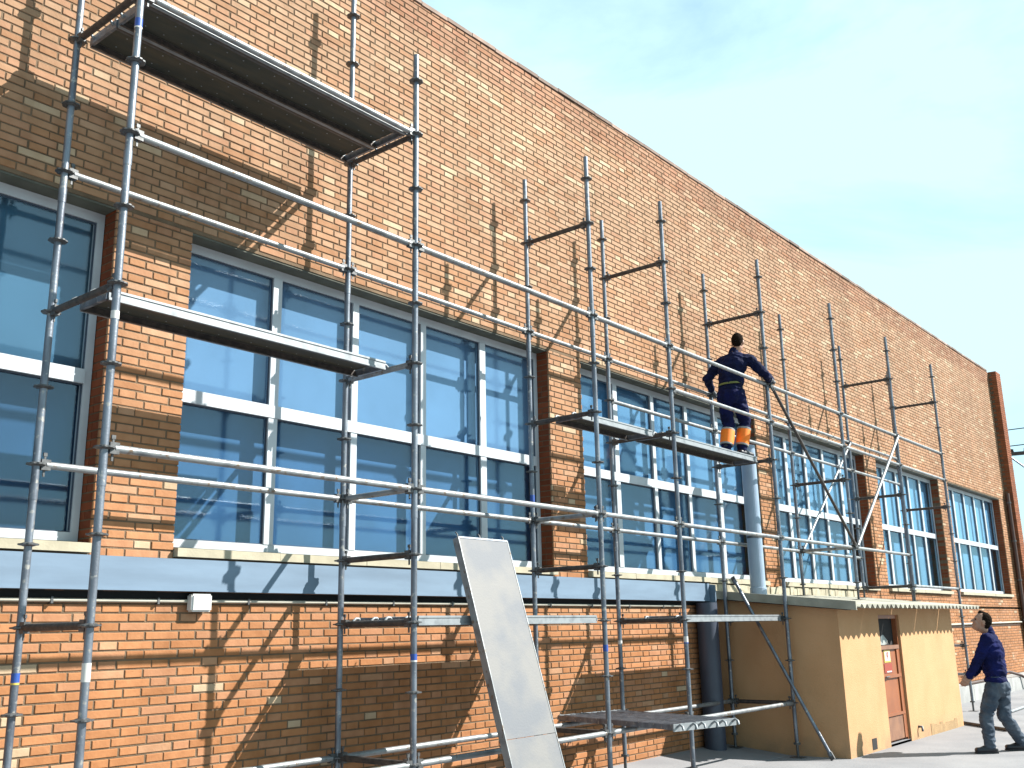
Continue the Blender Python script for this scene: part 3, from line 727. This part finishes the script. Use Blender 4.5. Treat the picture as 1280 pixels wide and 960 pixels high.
# ------------------------------------------------------------------ people
def rcone(mb, p0, p1, r0, r1, n=14):
    p0, p1 = Vector(p0), Vector(p1); d = (p1-p0).normalized() if (p1-p0).length > 1e-5 else Vector((0, 0, 1))
    pts = []; rr = []
    for k in range(5):
        a = math.pi/2*(1-k/5); pts.append(p0 - d*r0*math.sin(a)); rr.append(max(r0*math.cos(a), .0004))
    pts.append(p0); rr.append(r0); pts.append(p1 if (p1-p0).length > 1e-5 else p0+d*.0005); rr.append(r1)
    for k in range(1, 6):
        a = math.pi/2*k/5; pts.append(pts[6] + d*r1*math.sin(a)); rr.append(max(r1*math.cos(a), .0004))
    # straight frames
    up_ = Vector((0, 0, 1)) if abs(d.z) < .9 else Vector((1, 0, 0)); a_ = up_.cross(d).normalized(); b_ = d.cross(a_)
    v = []; f = []
    for p, r in zip(pts, rr):
        for k in range(n):
            t = 2*math.pi*k/n; v.append(p + a_*math.cos(t)*r + b_*math.sin(t)*r)
    for i in range(len(pts)-1):
        for k in range(n): f.append((i*n+k, i*n+(k+1) % n, (i+1)*n+(k+1) % n, (i+1)*n+k))
    f.append(tuple(range(n))[::-1]); f.append(tuple(range((len(pts)-1)*n, len(pts)*n)))
    mb.add(v, f, True)
def ellip(mb, c, ax, ay, az, rx, ry, rz, n=16, m=10):
    v = []; f = []; c = Vector(c)
    for i in range(m+1):
        th = math.pi*i/m
        for k in range(n):
            ph = 2*math.pi*k/n
            v.append(c + ax*rx*math.sin(th)*math.cos(ph) + ay*ry*math.sin(th)*math.sin(ph) + az*rz*math.cos(th))
    for i in range(m):
        for k in range(n): f.append((i*n+k, (i+1)*n+k, (i+1)*n+(k+1) % n, i*n+(k+1) % n))
    mb.add(v, f, True)
def fuse(name, mb, m, parent, voxel=.010, smooth=3, wrinkle=0.0, wscale=9.0):
    """one continuous skin round all the lumps"""
    org = WORLD[parent]
    me_ = mb.mesh(name); me_.transform(Matrix.Translation(-org)); o = bpy.data.objects.new(name, me_); C.objects.link(o)
    r_ = o.modifiers.new('r', 'REMESH'); r_.mode = 'VOXEL'; r_.voxel_size = voxel; r_.use_smooth_shade = True
    s_ = o.modifiers.new('s', 'SMOOTH'); s_.factor = .5; s_.iterations = smooth
    dg = bpy.context.evaluated_depsgraph_get(); me2 = bpy.data.meshes.new_from_object(o.evaluated_get(dg)); me2.name = name
    o.modifiers.clear(); o.data = me2; bpy.data.meshes.remove(me_)
    if wrinkle:
        nrm = [v.normal.copy() for v in me2.vertices]
        for v, nn in zip(me2.vertices, nrm):
            q = v.co*wscale; q = Vector((q.x, q.y, q.z*1.7))
            a = noise.noise(q)+.5*noise.noise(q*2.1); v.co += nn*wrinkle*(1-2*abs(a))
    me2.materials.clear(); me2.materials.append(m)
    me2.polygons.foreach_set('use_smooth', [True]*len(me2.polygons)); me2.update()
    o.parent = parent; return o
def hand(mb, wrist, d, palm_n, thumb_side, curl=.9, s=1.0):
    """palm plus five fingers; d forward, palm_n out of the palm, thumb_side towards the thumb"""
    d = Vector(d).normalized(); palm_n = Vector(palm_n); palm_n = (palm_n - d*palm_n.dot(d)).normalized(); t = d.cross(palm_n)
    if t.dot(Vector(thumb_side)) < 0: t = -t
    w = Vector(wrist)
    for k in (-.5, -.17, .17, .5): rcone(mb, w + t*.02*k*2*s, w + d*.085*s + t*.035*k*2*s, .016*s, .014*s, 10)
    for q, (k, L) in enumerate(((.36, .070), (.12, .078), (-.12, .073), (-.36, .058))):
        p = w + d*.088*s + t*.09*k*s; a = 0; seg = L*s/2.1
        for j in range(3):
            a += curl*(.5 if j == 0 else .8)
            dd = d*math.cos(a) + palm_n*math.sin(a); p2 = p + dd*seg*(1, .7, .5)[j]
            rcone(mb, p, p2, (.0095, .0088, .008)[j]*s, (.009, .0082, .0072)[j]*s, 8); p = p2
    p = w + d*.03*s + t*.03*s
    for j, a in enumerate((.35, .9)):
        dd = (d*.75 + t*.6).normalized()*math.cos(a) + palm_n*math.sin(a); p2 = p + dd*.034*s
        rcone(mb, p, p2, .012*s, .010*s, 8); p = p2
def head_(mb, c, f, up_, s=1.0):
    """skull, jaw, nose, brow, ears; c skull centre, f facing, up_"""
    f = f.normalized(); l = up_.cross(f).normalized(); u = f.cross(l)
    ellip(mb, c+u*.02*s, f, l, u, .098*s, .076*s, .105*s)
    ellip(mb, c+f*.030*s-u*.045*s, f, l, u, .068*s, .060*s, .080*s)
    rcone(mb, c+f*.072*s-u*.098*s, c+f*.055*s-u*.095*s, .020*s, .026*s, 10)
    rcone(mb, c+f*.092*s+u*.012*s, c+f*.118*s-u*.030*s, .009*s, .0135*s, 8)
    for s_ in (-1, 1):
        rcone(mb, c+f*.090*s+l*.014*s*s_+u*.022*s, c+f*.078*s+l*.045*s*s_+u*.022*s, .011*s, .010*s, 8)
        rcone(mb, c+f*.078*s+l*.035*s*s_-u*.030*s, c+f*.070*s+l*.040*s*s_-u*.035*s, .020*s, .02*s, 8)
        ellip(mb, c-f*.004*s+l*.078*s*s_-u*.008*s, f, l, u, .020*s, .008*s, .032*s, 10, 8)
    rcone(mb, c+f*.092*s+l*.016*s-u*.058*s, c+f*.092*s-l*.016*s-u*.058*s, .0085*s, .0085*s, 8)
    rcone(mb, c+f*.088*s+l*.014*s-u*.072*s, c+f*.088*s-l*.014*s-u*.072*s, .009*s, .009*s, 8)
def person(P, J, fb, fh, uh, mats, labels, belt=False, bands=False, glove=False, hp=None):
    r = root('person', P, labels[0], labels[1])
    neck, pelvis = Vector(J['neck']), Vector(J['pelvis']); hc = Vector(J['head'])
    fb = Vector(fb).normalized(); fh = Vector(fh).normalized(); uh = Vector(uh).normalized(); lf = Vector((0, 0, 1)).cross(fb).normalized()
    spine = (neck-pelvis)
    # body: one continuous mesh
    b = MB(); head_(b, hc, fh, uh, J.get('hs', 1)); rcone(b, hc-uh*.07-fh*.01, neck, .052, .058)
    rcone(b, neck.lerp(pelvis, .2), pelvis, .07, .10)
    for s, n_ in ((1, 'L'), (-1, 'R')):
        sh, el, wr = (Vector(J[k+n_]) for k in ('sh', 'el', 'wr')); rcone(b, neck-Vector((0, 0, .09)), sh, .03, .035); rcone(b, sh, el, .042, .036); rcone(b, el, wr, .036, .024)
        hip, kn, an = (Vector(J[k+n_]) for k in ('hip', 'kn', 'an')); rcone(b, pelvis, hip, .09, .08); rcone(b, hip, kn, .075, .05); rcone(b, kn, an, .05, .036)
        ft = Vector(J['toe'+n_]); rcone(b, an-Vector((0, 0, .03)), an.lerp(ft, .55), .03, .022)
        hd_ = J['hand'+n_]
        if not glove: hand(b, wr, *hd_)
    fuse('body', b, M_skin, r, .0065, 2)
    if glove:
        for n_ in 'LR':
            gb = MB(); wr = Vector(J['wr'+n_]); hand(gb, wr, *J['hand'+n_], s=1.1); rcone(gb, wr-Vector(J['hand'+n_][0]).normalized()*.04, wr, .034, .03)
            fuse('glove', gb, M_glove, r, .006, 2)
    # jumper / jacket
    j = MB(); sh_l, sh_r = Vector(J['shL']), Vector(J['shR'])
    chest = neck.lerp(pelvis, .36); waist = neck.lerp(pelvis, .74); hem = neck.lerp(pelvis, .93)
    up_ = spine.normalized()
    ellip(j, chest, fb, lf, up_, .138, .195, .20); ellip(j, neck.lerp(pelvis, .6), fb, lf, up_, .134, .175, .19)
    ellip(j, waist, fb, lf, up_, .132, .172, .13); rcone(j, neck-up_*.0, neck.lerp(pelvis, .2), .062, .10)
    rcone(j, neck.lerp(pelvis, .16)+lf*.02, sh_l, .075, .070); rcone(j, neck.lerp(pelvis, .16)-lf*.02, sh_r, .075, .070)
    rcone(j, neck+up_*(-.01), neck+up_*.025, .06, .057)
    for n_ in 'LR':
        sh, el, wr = (Vector(J[k+n_]) for k in ('sh', 'el', 'wr')); rcone(j, sh, el, .070, .054); rcone(j, el, wr, .054, .036)
    ellip(j, neck.lerp(pelvis, .93), fb, lf, up_, .130, .172, .075); ellip(j, neck.lerp(pelvis, .10), fb, lf, up_, .085, .13, .06)
    fuse('jumper', j, mats['top'], r, .009, 4, .013, 8)
    # trousers
    t = MB(); ellip(t, pelvis+up_*.03, fb, lf, up_, .120, .165, .13); ellip(t, pelvis-Vector((0, 0, .04))-fb*.03, fb, lf, Vector((0, 0, 1)), .115, .165, .12)
    for n_ in 'LR':
        hip, kn, an = (Vector(J[k+n_]) for k in ('hip', 'kn', 'an')); rcone(t, hip, kn, .098, .072); rcone(t, kn, kn.lerp(an, .35), .072, .070); rcone(t, kn.lerp(an, .35), an-Vector((0, 0, .0)), .070, .058)
    fuse('trousers', t, mats['legs'], r, .009, 3, .014, 8)
    # hair
    h = MB(); l = uh.cross(fh).normalized(); u = fh.cross(l); hs = J.get('hs', 1)
    ellip(h, hc+u*.031*hs-fh*.016*hs, fh, l, u, .092*hs, .078*hs, .100*hs); ellip(h, hc-u*.010*hs-fh*.048*hs, fh, l, u, .050*hs, .066*hs, .062*hs)
    rcone(h, hc+u*.105*hs+fh*.05*hs, hc+u*.10*hs-fh*.02*hs, .028*hs, .035*hs)
    fuse('hair', h, M_hair, r, .007, 2, .004, 40)
    for s in (-1, 1):
        e_ = MB(); ellip(e_, hc+fh*.088*hs+l*.031*hs*s+u*.004*hs, fh, l, u, .010, .013, .008, 10, 8); me_ = e_.mesh('eye'); me_.transform(Matrix.Translation(-Vector(P)))
        o = bpy.data.objects.new('eye', me_); me_.materials.append(M_dark); C.objects.link(o); o.parent = r
    for n_ in 'LR':
        an, toe = Vector(J['an'+n_]), Vector(J['toe'+n_]); s_ = MB(); zs = J['sole'+n_]; d = (toe-an); d.z = 0; d.normalize()
        heel = Vector((an.x, an.y, zs+.045))-d*.045; tip = Vector((toe.x, toe.y, zs+.036)); side = d.cross(Vector((0, 0, 1)))
        for q in (-.018, .018): rcone(s_, heel+side*q, tip+side*q*1.1-d*.02, .036, .032)
        rcone(s_, an+Vector((0, 0, .02)), heel+d*.05+Vector((0, 0, .02)), .050, .045); rcone(s_, heel+d*.05+Vector((0, 0, .03)), tip-d*.05, .042, .034)
        o = fuse('shoe', s_, M_shoe, r, .008, 2)
        sl = MB()
        ring = [heel-d*.035+side*.03, heel+d*.06+side*.042, tip-d*.03+side*.050, tip+d*.012+side*.03, tip+d*.02, tip+d*.012-side*.03, tip-d*.03-side*.05, heel+d*.06-side*.042, heel-d*.035-side*.03]
        v = [(p.x, p.y, zs) for p in ring]+[(p.x, p.y, zs+.018) for p in ring]; n = len(ring)
        sl.add([Vector(q)-Vector(P) for q in v], [tuple(range(n)), tuple(range(2*n-1, n-1, -1))]+[(k, k+n, (k+1) % n+n, (k+1) % n) for k in range(n)])
        me_ = sl.mesh('sole'); me_.materials.append(M_black); q = bpy.data.objects.new('sole', me_); C.objects.link(q); q.parent = o
    if belt:
        bb = MB(); bc = neck.lerp(pelvis, .80); n = 28
        v = []
        for k in range(n):
            a = 2*math.pi*k/n
            for dz, q in ((-.013, 1), (.013, 1)): v.append(bc + fb*.137*math.cos(a) + lf*.172*math.sin(a) + up_*dz - Vector(P))
        bb.add(v, [(2*k, 2*((k+1) % n), 2*((k+1) % n)+1, 2*k+1) for k in range(n)], True); me_ = bb.mesh('belt'); me_.materials.append(M_belt)
        o = bpy.data.objects.new('belt', me_); C.objects.link(o); o.parent = r; sm = o.modifiers.new('s', 'SOLIDIFY'); sm.thickness = .006
    if bands:
        for n_ in 'LR':
            kn, an = Vector(J['kn'+n_]), Vector(J['an'+n_])
            for (a, c, mm_, nm, rr) in ((.30, .84, M_orange, 'orange_band', .090), (.23, .30, M_reflect, 'reflective_strip', .091), (.84, .90, M_reflect, 'reflective_strip', .086)):
                q = MB(); q.tube([kn.lerp(an, a)-Vector(P), kn.lerp(an, (a+c)/2)-Vector(P), kn.lerp(an, c)-Vector(P)], [rr, rr+.001, rr-.003], 20)
                me_ = q.mesh(nm); me_.materials.append(mm_); o = bpy.data.objects.new(nm, me_); C.objects.link(o); o.parent = r
    return r
# worker on the deck: facing along the scaffold, away from the camera
DZ = zt(2)+.004
J1 = dict(head=(11.60, 5.575, 3.615), hs=.98, neck=(11.56, 5.62, 3.475), pelvis=(11.48, 5.68, 2.93),
    shL=(11.56, 5.83, 3.375), elL=(11.55, 6.03, 3.19), wrL=(11.80, 6.10, 3.09), handL=((.8, .15, -.15), (.1, .6, -.8), (0, -1, .3), .8),
    shR=(11.60, 5.42, 3.345), elR=(11.74, 5.29, 3.15), wrR=(11.93, 5.30, 3.115), handR=((.75, .25, .1), (.1, .5, -.85), (0, 1, .4), .8),
    hipL=(11.47, 5.76, 2.90), knL=(11.54, 5.765, 2.53), anL=(11.43, 5.765, DZ+.09), toeL=(11.60, 5.78, DZ+.03), soleL=DZ,
    hipR=(11.50, 5.59, 2.90), knR=(11.74, 5.63, 2.57), anR=(11.66, 5.665, DZ+.10), toeR=(11.88, 5.64, DZ+.03), soleR=DZ)
person((11.5, 5.7, DZ), J1, (1, -.05, 0), (1, .25, -.05), (0, 0, 1), dict(top=M_navy, legs=M_navy2),
       ('worker in navy overalls with orange leg bands standing on the scaffold deck', 'person'), belt=True, bands=True, glove=True)
# watching man on the ground, head tipped back
J2 = dict(head=(13.585, 3.525, -.022), hs=1.0, neck=(13.64, 3.475, -.155), pelvis=(13.62, 3.455, -.76),
    shL=(13.46, 3.46, -.225), elL=(13.44, 3.59, -.475), wrL=(13.42, 3.71, -.66), handL=((-.2, .55, -.75), (.9, .3, .1), (-.1, .7, .6), .5),
    shR=(13.82, 3.50, -.225), elR=(13.86, 3.62, -.48), wrR=(13.62, 3.70, -.64), handR=((-.3, .7, -.5), (-.8, -.2, .1), (.1, .7, .6), .5),
    hipL=(13.54, 3.47, -.80), knL=(13.50, 3.60, -1.14), anL=(13.44, 3.575, GZ+.10), toeL=(13.35, 3.72, GZ+.03), soleL=GZ+.001,
    hipR=(13.71, 3.44, -.80), knR=(13.70, 3.44, -1.14), anR=(13.92, 3.33, GZ+.10), toeR=(13.84, 3.50, GZ+.03), soleR=GZ+.001)
person((13.6, 3.5, GZ), J2, (-.22, .97, 0), (-.42, .86, .42), (.22, -.42, .90), dict(top=M_jumper, legs=M_jeans),
       ('man in blue jumper and grey jeans on the ground looking up', 'person'))
